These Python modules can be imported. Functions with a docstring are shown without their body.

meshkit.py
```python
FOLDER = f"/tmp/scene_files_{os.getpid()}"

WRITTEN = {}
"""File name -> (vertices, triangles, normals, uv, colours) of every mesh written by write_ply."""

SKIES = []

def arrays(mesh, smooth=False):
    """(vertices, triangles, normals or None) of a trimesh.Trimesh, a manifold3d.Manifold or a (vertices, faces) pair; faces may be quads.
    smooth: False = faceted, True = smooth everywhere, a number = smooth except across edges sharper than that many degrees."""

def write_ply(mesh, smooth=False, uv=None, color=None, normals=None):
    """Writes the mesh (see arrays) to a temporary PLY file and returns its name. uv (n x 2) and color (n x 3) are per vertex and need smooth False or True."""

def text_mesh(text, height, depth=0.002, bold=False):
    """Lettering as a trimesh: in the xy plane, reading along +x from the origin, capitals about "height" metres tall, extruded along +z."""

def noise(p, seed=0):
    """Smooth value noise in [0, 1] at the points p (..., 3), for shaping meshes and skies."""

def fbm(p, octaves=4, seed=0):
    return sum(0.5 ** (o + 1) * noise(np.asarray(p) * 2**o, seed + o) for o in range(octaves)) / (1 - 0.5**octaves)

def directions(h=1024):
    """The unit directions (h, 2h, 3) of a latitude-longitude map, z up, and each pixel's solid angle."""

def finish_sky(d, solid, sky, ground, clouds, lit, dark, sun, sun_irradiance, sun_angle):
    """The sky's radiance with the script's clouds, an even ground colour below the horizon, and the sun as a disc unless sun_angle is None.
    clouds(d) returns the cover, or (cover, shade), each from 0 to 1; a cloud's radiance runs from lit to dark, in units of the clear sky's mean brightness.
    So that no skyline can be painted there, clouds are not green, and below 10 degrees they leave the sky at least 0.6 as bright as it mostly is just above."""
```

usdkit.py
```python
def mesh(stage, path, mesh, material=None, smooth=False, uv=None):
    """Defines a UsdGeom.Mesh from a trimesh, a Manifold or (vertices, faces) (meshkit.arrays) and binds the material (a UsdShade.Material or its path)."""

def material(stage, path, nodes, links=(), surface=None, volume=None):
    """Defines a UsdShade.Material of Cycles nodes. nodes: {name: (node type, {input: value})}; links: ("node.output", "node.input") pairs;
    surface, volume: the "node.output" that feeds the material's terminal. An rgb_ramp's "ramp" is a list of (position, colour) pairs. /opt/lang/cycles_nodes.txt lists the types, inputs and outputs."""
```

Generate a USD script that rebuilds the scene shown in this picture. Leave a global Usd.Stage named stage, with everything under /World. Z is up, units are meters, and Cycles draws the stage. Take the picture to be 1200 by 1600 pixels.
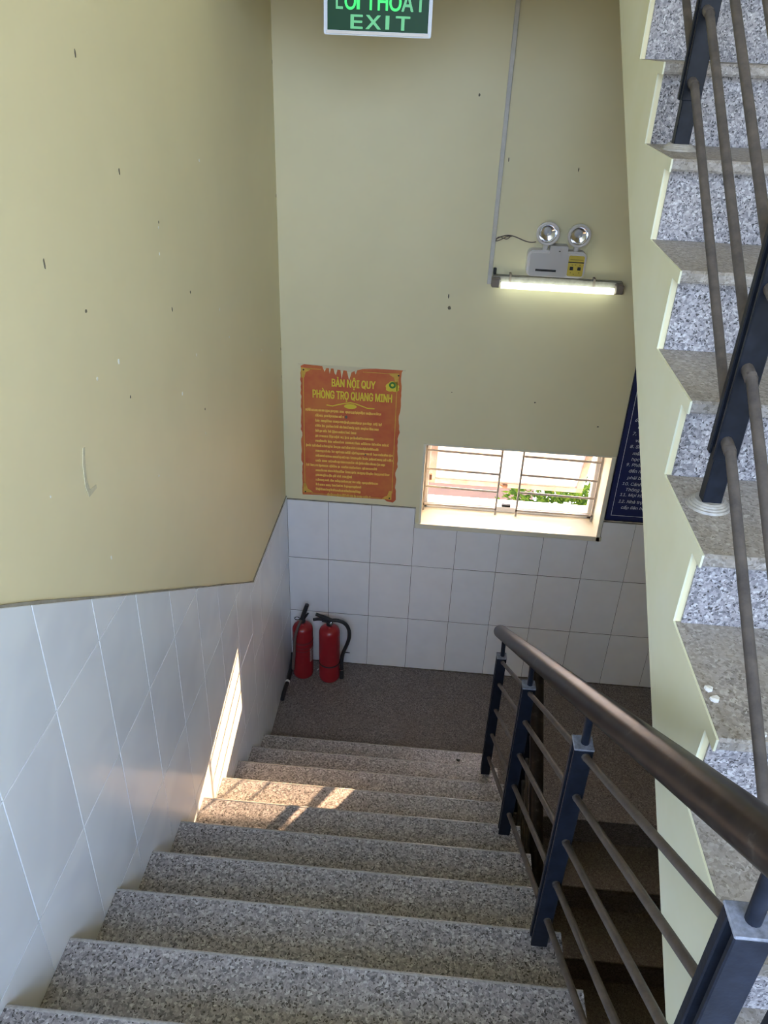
import math, random
import numpy as np, trimesh
import shapely
from shapely.geometry import Polygon, box as sbox
from shapely import affinity
from pxr import Usd, UsdGeom, UsdLux, UsdShade, Gf, Sdf, Vt
import usdkit, meshkit

rng = random.Random(7)
nrg = np.random.default_rng(7)
stage = Usd.Stage.CreateInMemory()
UsdGeom.SetStageUpAxis(stage, UsdGeom.Tokens.z)
UsdGeom.SetStageMetersPerUnit(stage, 1.0)
UsdGeom.Xform.Define(stage, '/World')
UsdGeom.Scope.Define(stage, '/World/Looks')

# ------------------------------------------------------------------ camera
# x: along the back wall, y: away from the eye (back wall at y = 0), z: up (half landing at z = 0)
FPX = 1247.79
EYE = np.array([0.8079, -3.9543, 3.5118])
YAW, PITCH, ROLL = -0.0597077, -0.5363766, 0.0421979
fw = np.array([math.sin(YAW) * math.cos(PITCH), math.cos(YAW) * math.cos(PITCH), math.sin(PITCH)])
rt = np.array([math.cos(YAW), -math.sin(YAW), 0.0])
up = np.cross(rt, fw)
rt, up = rt * math.cos(ROLL) + up * math.sin(ROLL), -rt * math.sin(ROLL) + up * math.cos(ROLL)
cam = UsdGeom.Camera.Define(stage, '/World/camera')
m4 = Gf.Matrix4d(*[float(c) for r in (list(rt) + [0], list(up) + [0], list(-fw) + [0], list(EYE) + [1]) for c in r])
cam.AddTransformOp().Set(m4)
cam.CreateHorizontalApertureAttr(36.0)
cam.CreateVerticalApertureAttr(48.0)
cam.CreateFocalLengthAttr(36.0 * FPX / 1200.0)
cam.CreateClippingRangeAttr(Gf.Vec2f(0.05, 200))
cam.CreateExposureAttr(2.75)

# ------------------------------------------------------------------ daylight
def V(*a): return Gf.Vec3f(*map(float, a))
sky_mat = usdkit.material(stage, '/World/Looks/sky', {
    'tc': ('texture_coordinate', {}),
    'sep': ('separate_xyz', {}),
    'nz': ('noise_texture', {'scale': 2.2, 'detail': 5.0, 'roughness': 0.6}),
    'cl': ('rgb_ramp', {'ramp': [(0.46, (0, 0, 0)), (0.74, (1, 1, 1))]}),
    'gr': ('rgb_ramp', {'ramp': [(0.0, (0.40, 0.42, 0.44)), (0.49, (0.48, 0.50, 0.53)), (0.51, (0.72, 0.90, 1.20)), (0.75, (0.50, 0.78, 1.30)), (1.0, (0.38, 0.64, 1.24))]}),
    'ma': ('math', {'math_type': 'multiply_add', 'value2': 0.5, 'value3': 0.5}),
    'mx': ('mix', {'mix_type': 'mix', 'color2': (0.93, 1.02, 1.16)}),
    'bg': ('background_shader', {'strength': 1.0})},
    [('tc.generated', 'sep.vector'), ('tc.generated', 'nz.vector'), ('nz.fac', 'cl.fac'), ('sep.z', 'ma.value1'), ('ma.value', 'gr.fac'),
     ('cl.color', 'mx.fac'), ('gr.color', 'mx.color1'), ('mx.color', 'bg.color')], surface='bg.background')
dome = UsdLux.DomeLight.Define(stage, '/World/sky_dome')
dome.CreateIntensityAttr(1.0)
UsdShade.MaterialBindingAPI.Apply(dome.GetPrim()).Bind(sky_mat)

SUN_TO = np.array([0.64, 1.0, 0.294]); SUN_TO = SUN_TO / np.linalg.norm(SUN_TO)     # low warm sun beyond the back wall
sun = UsdLux.DistantLight.Define(stage, '/World/sun')
sun.CreateIntensityAttr(2.2)
sun.CreateAngleAttr(0.40)
sun.CreateNormalizeAttr(True)
sun.CreateColorAttr(V(1.0, 0.64, 0.36))
zax = SUN_TO; xax = np.cross([0, 0, 1], zax); xax /= np.linalg.norm(xax); yax = np.cross(zax, xax)
sun.AddTransformOp().Set(Gf.Matrix4d(*[float(c) for r in (list(xax) + [0], list(yax) + [0], list(zax) + [0], [6, 9, 5, 1]) for c in r]))

# ------------------------------------------------------------------ materials
def mat(name, nodes, links, surface): return usdkit.material(stage, '/World/Looks/' + name, nodes, links, surface=surface)
def plain(name, col, rough=0.5, metal=0.0, spec=0.5, coat=0.0, vary=0.0, vscale=6.0, col2=None, bump=0.0, bscale=60.0):
    n = {'p': ('principled_bsdf', {'base_color': col, 'roughness': rough, 'metallic': metal, 'specular_ior_level': spec, 'coat_weight': coat})}
    l = []
    if vary or bump: n['g'] = ('geometry', {})
    if vary:
        c2 = col2 if col2 is not None else tuple(c * (1 - vary) for c in col)
        n['n'] = ('noise_texture', {'scale': vscale, 'detail': 5.0, 'roughness': 0.62})
        n['r'] = ('rgb_ramp', {'ramp': [(0.32, c2), (0.66, col)]})
        l += [('g.position', 'n.vector'), ('n.fac', 'r.fac'), ('r.color', 'p.base_color')]
    if bump:
        n['bn'] = ('noise_texture', {'scale': bscale, 'detail': 3.0})
        n['b'] = ('bump', {'strength': bump, 'distance': 0.002})
        l += [('g.position', 'bn.vector'), ('bn.fac', 'b.height'), ('b.normal', 'p.normal')]
    return mat(name, n, l, 'p.BSDF')
def emit(name, col, s): return mat(name, {'e': ('emission', {'color': col, 'strength': s})}, [], 'e.emission')

CREAM = plain('cream_paint', (0.735, 0.66, 0.415), 0.55, vary=0.06, vscale=1.7, col2=(0.695, 0.625, 0.39), bump=0.10, bscale=45)
CREAM_SIDE = plain('cream_paint_side', (0.70, 0.69, 0.53), 0.6, vary=0.08, vscale=3.0, col2=(0.66, 0.64, 0.44), bump=0.25, bscale=14)
CREAM_SILL = plain('cream_sill', (0.74, 0.70, 0.55), 0.5, vary=0.05, vscale=8)
GREYPL = plain('bare_plaster', (0.46, 0.44, 0.40), 0.8, vary=0.2, vscale=3)
SCUFF = plain('scuff_dark', (0.15, 0.13, 0.09), 0.8)
SCUFF2 = plain('scuff_soft', (0.60, 0.55, 0.38), 0.8, vary=0.15, vscale=60)
CHIPW = plain('chip_white', (0.80, 0.80, 0.72), 0.8)
GROUT = plain('grout_line', (0.15, 0.13, 0.11), 0.9, vary=0.4, vscale=25)
MORTAR = plain('wainscot_mortar', (0.32, 0.29, 0.23), 0.9, vary=0.35, vscale=18)

def tile_mat(name, col, streak, rot):
    return mat(name, {
        'g': ('geometry', {}), 'm': ('mapping', {'mapping_type': 'point', 'rotation': rot, 'scale': (9, 2.2, 2.2)}),
        'n': ('noise_texture', {'scale': 1.6, 'detail': 2.0, 'roughness': 0.45, 'distortion': 0.6}),
        'r': ('rgb_ramp', {'ramp': [(0.38, streak), (0.6, col)]}),
        'p': ('principled_bsdf', {'roughness': 0.16, 'specular_ior_level': 0.5})},
        [('g.position', 'm.vector'), ('m.vector', 'n.vector'), ('n.fac', 'r.fac'), ('r.color', 'p.base_color')], 'p.BSDF')
TILE_L = [tile_mat('tile_side_a', (0.77, 0.79, 0.81), (0.70, 0.72, 0.755), (0.75, 0.0, 0.0)),
          tile_mat('tile_side_b', (0.755, 0.78, 0.80), (0.685, 0.71, 0.745), (0.8, 0.3, 0.0)),
          tile_mat('tile_side_c', (0.78, 0.795, 0.81), (0.70, 0.72, 0.755), (0.7, -0.3, 0.1))]
TILE_B = [plain('tile_back_a', (0.82, 0.81, 0.805), 0.2, vary=0.05, vscale=9), plain('tile_back_b', (0.80, 0.80, 0.80), 0.2, vary=0.05, vscale=9),
          plain('tile_back_c', (0.82, 0.81, 0.80), 0.2, vary=0.05, vscale=9)]

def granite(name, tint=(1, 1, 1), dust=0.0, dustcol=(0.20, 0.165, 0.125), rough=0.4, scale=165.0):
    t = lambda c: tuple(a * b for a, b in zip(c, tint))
    return mat(name, {
        'g': ('geometry', {}),
        'w': ('noise_texture', {'scale': 90.0, 'detail': 2.0}),
        'wm': ('vector_math', {'math_type': 'multiply_add', 'vector2': (0.012, 0.012, 0.012)}),
        'v': ('voronoi_texture', {'scale': scale, 'feature': 'f1'}),
        'sc': ('separate_color', {'color_type': 'rgb'}),
        'r': ('rgb_ramp', {'interpolate': True, 'ramp': [(0.0, t((0.10, 0.10, 0.112))), (0.16, t((0.17, 0.168, 0.182))), (0.40, t((0.245, 0.235, 0.245))),
                                                   (0.65, t((0.315, 0.30, 0.307))), (0.88, t((0.385, 0.375, 0.38))), (1.0, t((0.50, 0.50, 0.50)))]}),
        'v2': ('voronoi_texture', {'scale': scale * 1.55, 'feature': 'f1'}),
        'sc2': ('separate_color', {'color_type': 'rgb'}),
        'r2': ('rgb_ramp', {'interpolate': False, 'ramp': [(0.0, (0.16, 0.16, 0.17)), (0.085, (1, 1, 1)), (0.90, (1.28, 1.27, 1.26))]}),
        'mk': ('mix', {'mix_type': 'multiply', 'fac': 1.0}),
        'dn': ('noise_texture', {'scale': 7.0, 'detail': 5.0, 'roughness': 0.65}),
        'dm': ('math', {'math_type': 'multiply', 'value2': 1.9 * dust, 'use_clamp': True}),
        'mx': ('mix', {'mix_type': 'mix', 'color2': dustcol}),
        'p': ('principled_bsdf', {'roughness': rough, 'specular_ior_level': 0.35})},
        [('g.position', 'w.vector'), ('w.color', 'wm.vector1'), ('g.position', 'wm.vector3'), ('wm.vector', 'v.vector'), ('v.color', 'sc.color'), ('sc.r', 'r.fac'),
         ('g.position', 'dn.vector'), ('dn.fac', 'dm.value1'), ('dm.value', 'mx.fac'), ('r.color', 'mk.color1'), ('wm.vector', 'v2.vector'), ('v2.color', 'sc2.color'), ('sc2.g', 'r2.fac'), ('r2.color', 'mk.color2'), ('mk.color', 'mx.color1'), ('mx.color', 'p.base_color')], 'p.BSDF')
GRANITE_TREAD = granite('granite_tread', (1.06, 1.04, 1.09), 0.20, (0.22, 0.19, 0.15), 0.27)
GRANITE_RISER = granite('granite_riser', (1.06, 1.03, 1.03), 0.10, rough=0.4, scale=205.0)
GRANITE_WORN = granite('granite_worn_tread', (0.98, 0.94, 0.90), 0.58, (0.31, 0.265, 0.21), 0.5)
GRANITE_FLOOR = granite('granite_landing', (0.72, 0.66, 0.64), 0.45, (0.13, 0.10, 0.085), 0.42)
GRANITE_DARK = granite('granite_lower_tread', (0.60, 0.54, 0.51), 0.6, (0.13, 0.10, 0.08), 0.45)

NOSE_GLINT = plain('painted_nose_glint', (0.37, 0.35, 0.34), 0.16, vary=0.35, vscale=120)  # pale colour stands in for the window highlight along the tread noses
PAINT = plain('black_steel_paint', (0.010, 0.012, 0.018), 0.40, spec=0.16, vary=0.5, vscale=30, bump=0.12, bscale=120)
PAINT_IN = plain('black_steel_channel', (0.020, 0.016, 0.014), 0.5)
RAILP = plain('dusty_rail_paint', (0.095, 0.078, 0.066), 0.48, spec=0.16, vary=0.4, vscale=24, col2=(0.052, 0.044, 0.041), bump=0.15, bscale=150)
WORN = plain('worn_cap', (0.22, 0.23, 0.27), 0.5, vary=0.6, vscale=70)
HAND = mat('handrail_lacquer', {
    'g': ('geometry', {}), 'n': ('noise_texture', {'scale': 16.0, 'detail': 6.0, 'roughness': 0.7}),
    'r': ('rgb_ramp', {'ramp': [(0.40, (0.012, 0.008, 0.007)), (0.60, (0.022, 0.016, 0.013)), (0.76, (0.07, 0.058, 0.048))]}),
    'p': ('principled_bsdf', {'roughness': 0.30, 'specular_ior_level': 0.10})},
    [('g.position', 'n.vector'), ('n.fac', 'r.fac'), ('r.color', 'p.base_color')], 'p.BSDF')
HANDWORN = plain('handrail_worn_end', (0.20, 0.18, 0.16), 0.4, vary=0.5, vscale=40)
FLANGE = plain('flange_steel', (0.38, 0.35, 0.31), 0.45, metal=0.2, vary=0.3, vscale=60)
RED = plain('extinguisher_red', (0.30, 0.014, 0.020), 0.3, spec=0.5, vary=0.25, vscale=9)
BLACK = plain('black_rubber', (0.012, 0.012, 0.014), 0.5)
BROWNHOSE = plain('grey_brown_hose', (0.10, 0.07, 0.06), 0.6)
CHROME = plain('chrome', (0.80, 0.80, 0.82), 0.12, metal=1.0)
DARKRED = plain('label_dark_red', (0.16, 0.012, 0.016), 0.5)
LABELW = plain('label_pale', (0.50, 0.36, 0.34), 0.6, vary=0.6, vscale=90)
PLASTIC = plain('white_plastic', (0.64, 0.60, 0.57), 0.4)
PLASTIC2 = plain('grey_plastic', (0.53, 0.50, 0.48), 0.45)
CONDUIT = plain('conduit_plastic', (0.58, 0.55, 0.50), 0.5, vary=0.2, vscale=12)
LABELY = plain('label_yellow', (0.62, 0.47, 0.07), 0.5, vary=0.1, vscale=50)
LABELO = plain('label_ochre', (0.36, 0.27, 0.03), 0.5)
BLK = plain('print_black', (0.02, 0.02, 0.02), 0.6)
BATTEN = plain('batten_metal', (0.30, 0.28, 0.24), 0.45, metal=0.3, vary=0.3, vscale=30)
SOCKET = plain('socket_brown', (0.20, 0.16, 0.13), 0.5)
TUBE = emit('tube_light', (0.90, 1.0, 0.84), 0.75)
WINFRAME = plain('window_paint', (0.36, 0.28, 0.245), 0.5, vary=0.25, vscale=14, col2=(0.27, 0.18, 0.14))
WINWHITE = plain('window_white', (0.78, 0.75, 0.70), 0.5)
RUST = plain('rusty_steel', (0.24, 0.12, 0.07), 0.7, vary=0.4, vscale=60)
GRILLE = plain('grille_paint', (0.42, 0.37, 0.31), 0.45, vary=0.2, vscale=40)
PANE = mat('dusty_pane', {
    'tr': ('transparent_bsdf', {'color': (0.97, 0.98, 0.97)}), 'gl': ('glossy_bsdf', {'color': (1, 1, 1), 'roughness': 0.03}),
    'tl': ('translucent_bsdf', {'color': (0.92, 0.90, 0.88)}), 'fr': ('fresnel', {'IOR': 1.45}),
    'm1': ('mix_closure', {'fac': 0.22}), 'm2': ('mix_closure', {})},
    [('tr.BSDF', 'm1.closure1'), ('tl.BSDF', 'm1.closure2'), ('m1.closure', 'm2.closure1'), ('gl.BSDF', 'm2.closure2'), ('fr.fac', 'm2.fac')], 'm2.closure')
NOTICE = plain('notice_orange', (0.60, 0.185, 0.05), 0.45, vary=0.4, vscale=7, col2=(0.52, 0.095, 0.045))
NOTICEY = plain('notice_yellow', (0.70, 0.42, 0.07), 0.5, vary=0.15, vscale=40)
NOTICEP = plain('notice_print', (0.82, 0.52, 0.10), 0.5)
NOTICEL = plain('notice_lemon', (0.74, 0.60, 0.05), 0.5)
NOTICEG = plain('notice_green', (0.06, 0.20, 0.03), 0.5)
PEEL = plain('notice_peeled', (0.62, 0.55, 0.36), 0.7)
NAVY = plain('navy_board', (0.012, 0.018, 0.085), 0.35)
NAVY2 = plain('navy_board_edge', (0.006, 0.008, 0.028), 0.4)
BOARDW = plain('board_white', (0.52, 0.54, 0.60), 0.5)
SIGNF = plain('sign_frame', (0.60, 0.64, 0.72), 0.35)
SIGNG = mat('sign_green', {'p': ('principled_bsdf', {'base_color': (0.003, 0.026, 0.012), 'roughness': 0.4, 'specular_ior_level': 0.2, 'emission_color': (0.02, 0.30, 0.09), 'emission_strength': 0.012})}, [], 'p.BSDF')
def letter_mat(name, col, s): return mat(name, {'p': ('principled_bsdf', {'base_color': (0.10, 0.36, 0.18), 'roughness': 0.4, 'specular_ior_level': 0.2, 'emission_color': col, 'emission_strength': s})}, [], 'p.BSDF')
SIGNT = letter_mat('sign_letters', (0.30, 1.0, 0.45), 0.045)
SIGNT2 = letter_mat('sign_letters_lit', (0.01, 1.0, 0.10), 0.13)
PAPER = plain('paper_white', (0.72, 0.70, 0.66), 0.8)
PINKW = plain('pink_render', (0.17, 0.105, 0.082), 0.85, vary=0.15, vscale=2)
WHITEW = plain('white_render', (0.75, 0.73, 0.70), 0.85, vary=0.1, vscale=2)
YARD = plain('yard_concrete', (0.55, 0.53, 0.49), 0.9, vary=0.15, vscale=1.2)
GALFLOOR = plain('gallery_floor', (0.40, 0.38, 0.37), 0.4, vary=0.15, vscale=6)
BARK = plain('bark', (0.14, 0.10, 0.07), 0.9, vary=0.4, vscale=30)
LEAF = mat('leaf', {
    'g': ('geometry', {}), 'r': ('rgb_ramp', {'ramp': [(0.0, (0.04, 0.075, 0.012)), (0.5, (0.085, 0.13, 0.03)), (1.0, (0.18, 0.21, 0.07))]}),
    'd': ('diffuse_bsdf', {}), 't': ('translucent_bsdf', {}), 'm': ('mix_closure', {'fac': 0.45})},
    [('g.random_per_island', 'r.fac'), ('r.color', 'd.color'), ('r.color', 't.color'), ('d.BSDF', 'm.closure1'), ('t.BSDF', 'm.closure2')], 'm.closure')

# ------------------------------------------------------------------ helpers
counts, origin = {}, {}
def path_of(name, parent=None):
    base = (parent or '/World') + '/' + name
    k = counts.get(base, 0); counts[base] = k + 1
    return base if k == 0 else '%s_%03d' % (base, k)
def meta(prim, label=None, cat=None, group=None, kind=None):
    for k, v in (('label', label), ('category', cat), ('group', group), ('kind', kind)):
        if v: prim.SetCustomDataByKey(k, v)
def thing(name, label=None, cat=None, loc=(0, 0, 0), group=None, kind=None):
    p = path_of(name)
    x = UsdGeom.Xform.Define(stage, p); x.AddTranslateOp().Set(Gf.Vec3d(*map(float, loc)))
    origin[p] = np.array(loc, float)
    meta(x.GetPrim(), label, cat, group, kind)
    return p
def cat(ms):
    ms = [m for m in (ms if isinstance(ms, (list, tuple)) else [ms])]
    return ms[0] if len(ms) == 1 else trimesh.util.concatenate(ms)
def part(name, mesh, material, parent=None, smooth=False, **kw):
    """mesh in world coordinates"""
    m = cat(mesh)
    p = path_of(name, parent)
    off = origin.get(parent, np.zeros(3)) if parent else np.zeros(3)
    origin[p] = off
    m = trimesh.Trimesh(np.array(m.vertices) - off, np.array(m.faces), process=False)
    g = usdkit.mesh(stage, p, m, material, smooth=smooth)
    meta(g.GetPrim(), **kw)
    return p
def bx(x0, x1, y0, y1, z0, z1, c=0.0):
    if c <= 0:
        m = trimesh.creation.box([x1 - x0, y1 - y0, z1 - z0])
        m.apply_translation([(x0 + x1) / 2, (y0 + y1) / 2, (z0 + z1) / 2]); return m
    pts = []
    for sx, X in ((1, x0), (-1, x1)):
        for sy, Y in ((1, y0), (-1, y1)):
            for sz, Z in ((1, z0), (-1, z1)):
                pts += [(X, Y + sy * c, Z + sz * c), (X + sx * c, Y, Z + sz * c), (X + sx * c, Y + sy * c, Z)]
    return trimesh.convex.convex_hull(np.array(pts))
def frame_of(d):
    d = np.asarray(d, float); d /= np.linalg.norm(d)
    a = np.array([0, 0, 1.0]) if abs(d[2]) < 0.9 else np.array([1.0, 0, 0])
    u = np.cross(a, d); u /= np.linalg.norm(u)
    return u, np.cross(d, u)
def rod(a, b, r, n=16, r2=None):
    a, b = np.asarray(a, float), np.asarray(b, float)
    return tube([a, b], [r, r if r2 is None else r2], n)
def tube(pts, r, n=12, cap=True):
    pts = np.asarray(pts, float); k = len(pts)
    r = np.full(k, r) if np.ndim(r) == 0 else np.asarray(r, float)
    t = np.gradient(pts, axis=0); t /= np.linalg.norm(t, axis=1)[:, None]
    u, v = frame_of(t[0]); vs = []
    for i in range(k):
        u = u - t[i] * (u @ t[i]); u /= np.linalg.norm(u); v = np.cross(t[i], u)
        a = np.arange(n) * 2 * math.pi / n
        vs.append(pts[i] + r[i] * (np.cos(a)[:, None] * u + np.sin(a)[:, None] * v))
    vs = np.vstack(vs); f = []
    for i in range(k - 1):
        for j in range(n):
            a, b = i * n + j, i * n + (j + 1) % n
            f += [(a, b, b + n), (a, b + n, a + n)]
    if cap:
        vs = np.vstack([vs, pts[0], pts[-1]])
        for j in range(n):
            f += [(k * n, (j + 1) % n, j), (k * n + 1, (k - 1) * n + j, (k - 1) * n + (j + 1) % n)]
    return trimesh.Trimesh(vs, f, process=False)
def spline(pts, n=40):
    from scipy.interpolate import CubicSpline
    pts = np.asarray(pts, float); s = np.concatenate([[0], np.cumsum(np.linalg.norm(np.diff(pts, axis=0), axis=1))])
    return CubicSpline(s, pts)(np.linspace(0, s[-1], n))
def lathe(prof, n=32, c=(0, 0, 0), axis=(0, 0, 1)):
    prof = np.array(prof, float); k = len(prof); vs, f = [], []
    for r, z in prof:
        a = np.arange(n) * 2 * math.pi / n
        vs.append(np.stack([r * np.cos(a), r * np.sin(a), np.full(n, z)], 1))
    vs = np.vstack(vs)
    for i in range(k - 1):
        for j in range(n):
            a, b = i * n + j, i * n + (j + 1) % n
            f += [(a, b, b + n), (a, b + n, a + n)]
    u, v = frame_of(axis); w = np.asarray(axis, float) / np.linalg.norm(axis)
    return trimesh.Trimesh(vs @ np.stack([u, v, w]) + np.asarray(c, float), f, process=False)
def ext(poly, d):
    gs = [g for g in getattr(poly, 'geoms', [poly]) if g.geom_type == 'Polygon' and g.area > 1e-8]
    return trimesh.util.concatenate([trimesh.creation.extrude_polygon(g, d, engine='earcut') for g in gs])
def yz(poly, x0, x1):
    """polygon in (y, z) extruded along x from x0 to x1"""
    m = ext(poly, x1 - x0); v = np.array(m.vertices)
    return trimesh.Trimesh(np.stack([v[:, 2] + x0, v[:, 0], v[:, 1]], 1), m.faces, process=False)
def xz(poly, y0, y1):
    """polygon in (x, z) extruded along y; y1 < y0 comes towards the eye"""
    m = ext(poly, abs(y1 - y0)); v = np.array(m.vertices)
    return trimesh.Trimesh(np.stack([v[:, 0], max(y0, y1) - v[:, 2], v[:, 1]], 1), m.faces, process=False)
def wall_text(s, x, z, h, y, depth=0.0006, bold=False, slant=0.0, width=None):
    m = meshkit.text_mesh(s, h, depth, bold); v = np.array(m.vertices)
    if width: v[:, 0] *= width / (v[:, 0].max() - v[:, 0].min())
    v[:, 0] += slant * v[:, 1]
    return trimesh.Trimesh(np.stack([v[:, 0] + x, y - v[:, 2], v[:, 1] + z], 1), m.faces, process=False)
def rrect(x0, z0, x1, z1, r, n=6):
    return sbox(x0 + r, z0 + r, x1 - r, z1 - r).buffer(r, quad_segs=n)
def blob(cx, cz, rx, rz, n=9, seed=0, jag=0.35):
    r = random.Random(seed)
    return Polygon([(cx + rx * math.cos(a) * (1 - jag * r.random()), cz + rz * math.sin(a) * (1 - jag * r.random())) for a in [2 * math.pi * i / n for i in range(n)]])
def chamfer_tile(poly, d, c=0.0012):
    """tile polygon (2-D) with a chamfered front: returns verts in (u, v, depth 0..d) with front at depth d"""
    if poly.geom_type != 'Polygon': poly = max(poly.geoms, key=lambda g: g.area)
    poly = shapely.geometry.polygon.orient(poly.simplify(1e-5))
    inner = poly.buffer(-c, join_style=2)
    o = np.array(poly.exterior.coords)[:-1]
    if poly.convex_hull.area - poly.area > 1e-7 or inner.is_empty or inner.geom_type != 'Polygon' or len(inner.exterior.coords) != len(o) + 1: return ext(poly, d)
    i = np.array(shapely.geometry.polygon.orient(inner).exterior.coords)[:-1]
    s = int(np.argmin(np.linalg.norm(i - o[0], axis=1))); i = np.roll(i, -s, axis=0)
    n = len(o)
    vs = np.vstack([np.c_[o, np.zeros(n)], np.c_[o, np.full(n, d - c)], np.c_[i, np.full(n, d)]])
    f = []
    for k in range(2):
        for j in range(n):
            a, b = k * n + j, k * n + (j + 1) % n
            f += [(a, b, b + n), (a, b + n, a + n)]
    for j in range(1, n - 1): f.append((2 * n, 2 * n + j, 2 * n + j + 1)); f.append((0, j + 1, j))
    return trimesh.Trimesh(vs, f, process=False)
def left_map(m):   # (u = y, v = z, d) -> wall x = 0 facing +x
    v = np.array(m.vertices); return trimesh.Trimesh(np.stack([v[:, 2], v[:, 0], v[:, 1]], 1), m.faces, process=False)
def back_map(m):   # (u = x, v = z, d) -> wall y = 0 facing -y
    v = np.array(m.vertices); return trimesh.Trimesh(np.stack([v[:, 0], -v[:, 2], v[:, 1]], 1), m.faces, process=False)

# ------------------------------------------------------------------ dimensions
G, R, Y1 = 0.2518, 0.1743, -0.8374               # going, rise, nose of the first step above the landing
XR = 2.60                                         # right wall
FLOOR = 11 * R                                    # storey floor the eye stands on
nose = lambda i: Y1 - (i - 1) * G
UX, UY0, UZ0, UR = 1.2917, -1.7592, 3.4863, 0.1805    # upper flight: left side, nose k = 0, its rise
WZ0, WZ1, WX0, WX1, WD = 1.10, 1.61, 0.775, 1.803, 0.24   # window opening
GY = -5.6                                         # parapet of the open gallery behind the eye
TD = 0.008                                        # tile thickness

# ------------------------------------------------------------------ room shell
wl = thing('wall_left', kind='structure', loc=(0, -2.2, 0))
part('plaster', bx(-0.15, 0, -4.4, 0.24, -2.0, 6.0), CREAM, wl)
wain = Polygon([(0, 0), (0, 1.212), (-0.862, 1.222), (-4.4, 1.222 + 0.684 * (4.4 - 0.862)), (-4.4, 1.9), (nose(11), FLOOR)] + [p for i in range(11, 0, -1) for p in ((nose(i), i * R - 0.03), (nose(i), (i - 1) * R - 0.03))][1:])
wain = wain.union(sbox(-4.4, FLOOR - 0.03, nose(11), FLOOR + 0.4)).buffer(0)
k = 0
cells = []
for j in range(-1, 3):
    for a, b in ((0, -0.25), (-0.25, -0.5), (-0.5, -0.75), (-0.75, -0.94)): cells.append((a, b, j * 0.4, j * 0.4 + 0.4))
cells += [(0, -0.94, 1.2, 1.3)]
for c in range(14):
    a = -0.94 - 0.25 * c
    for j in range(-1, 10):
        z = 0.17 + 0.4 * j
        cells.append((a, a - 0.25, z, z + 0.4))
for a, b, z0, z1 in cells:
    g = 0.0011
    p = wain.intersection(sbox(b + g, z0 + g, a - g, z1 - g))
    for q in getattr(p, 'geoms', [p]):
        if q.geom_type != 'Polygon' or q.area < 0.0006 : continue
        part('tile', left_map(chamfer_tile(q, TD)), TILE_L[k % 3], wl); k += 1
edge = []
ys = np.linspace(-0.862, -4.4, 60); zz = 1.222 + 0.684 * (-0.862 - ys)
jit = [0.004 + 0.006 * meshkit.noise(np.array([y * 6, 0, 0]), 3) for y in ys]
edge.append(left_map(ext(Polygon([(y, z - 0.002) for y, z in zip(ys, zz)] + [(y, z + j) for y, z, j in list(zip(ys, zz, jit))[::-1]]), TD * 0.8)))
edge.append(left_map(ext(Polygon([(0, 1.212), (0, 1.217), (-0.862, 1.227), (-0.862, 1.222)]), TD * 0.8)))
part('wainscot_edge', edge, MORTAR, wl)
def marks(spots, mapper, parent, material, d=0.0012, d0=0.0):
    for i, (u, v, ru, rv) in enumerate(spots):
        part('scuff_mark', mapper(ext(blob(u, v, ru * .85, rv * .85, 10, seed=int(abs(u * 977 + v * 331) * 100)), d)), material, parent)
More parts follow.
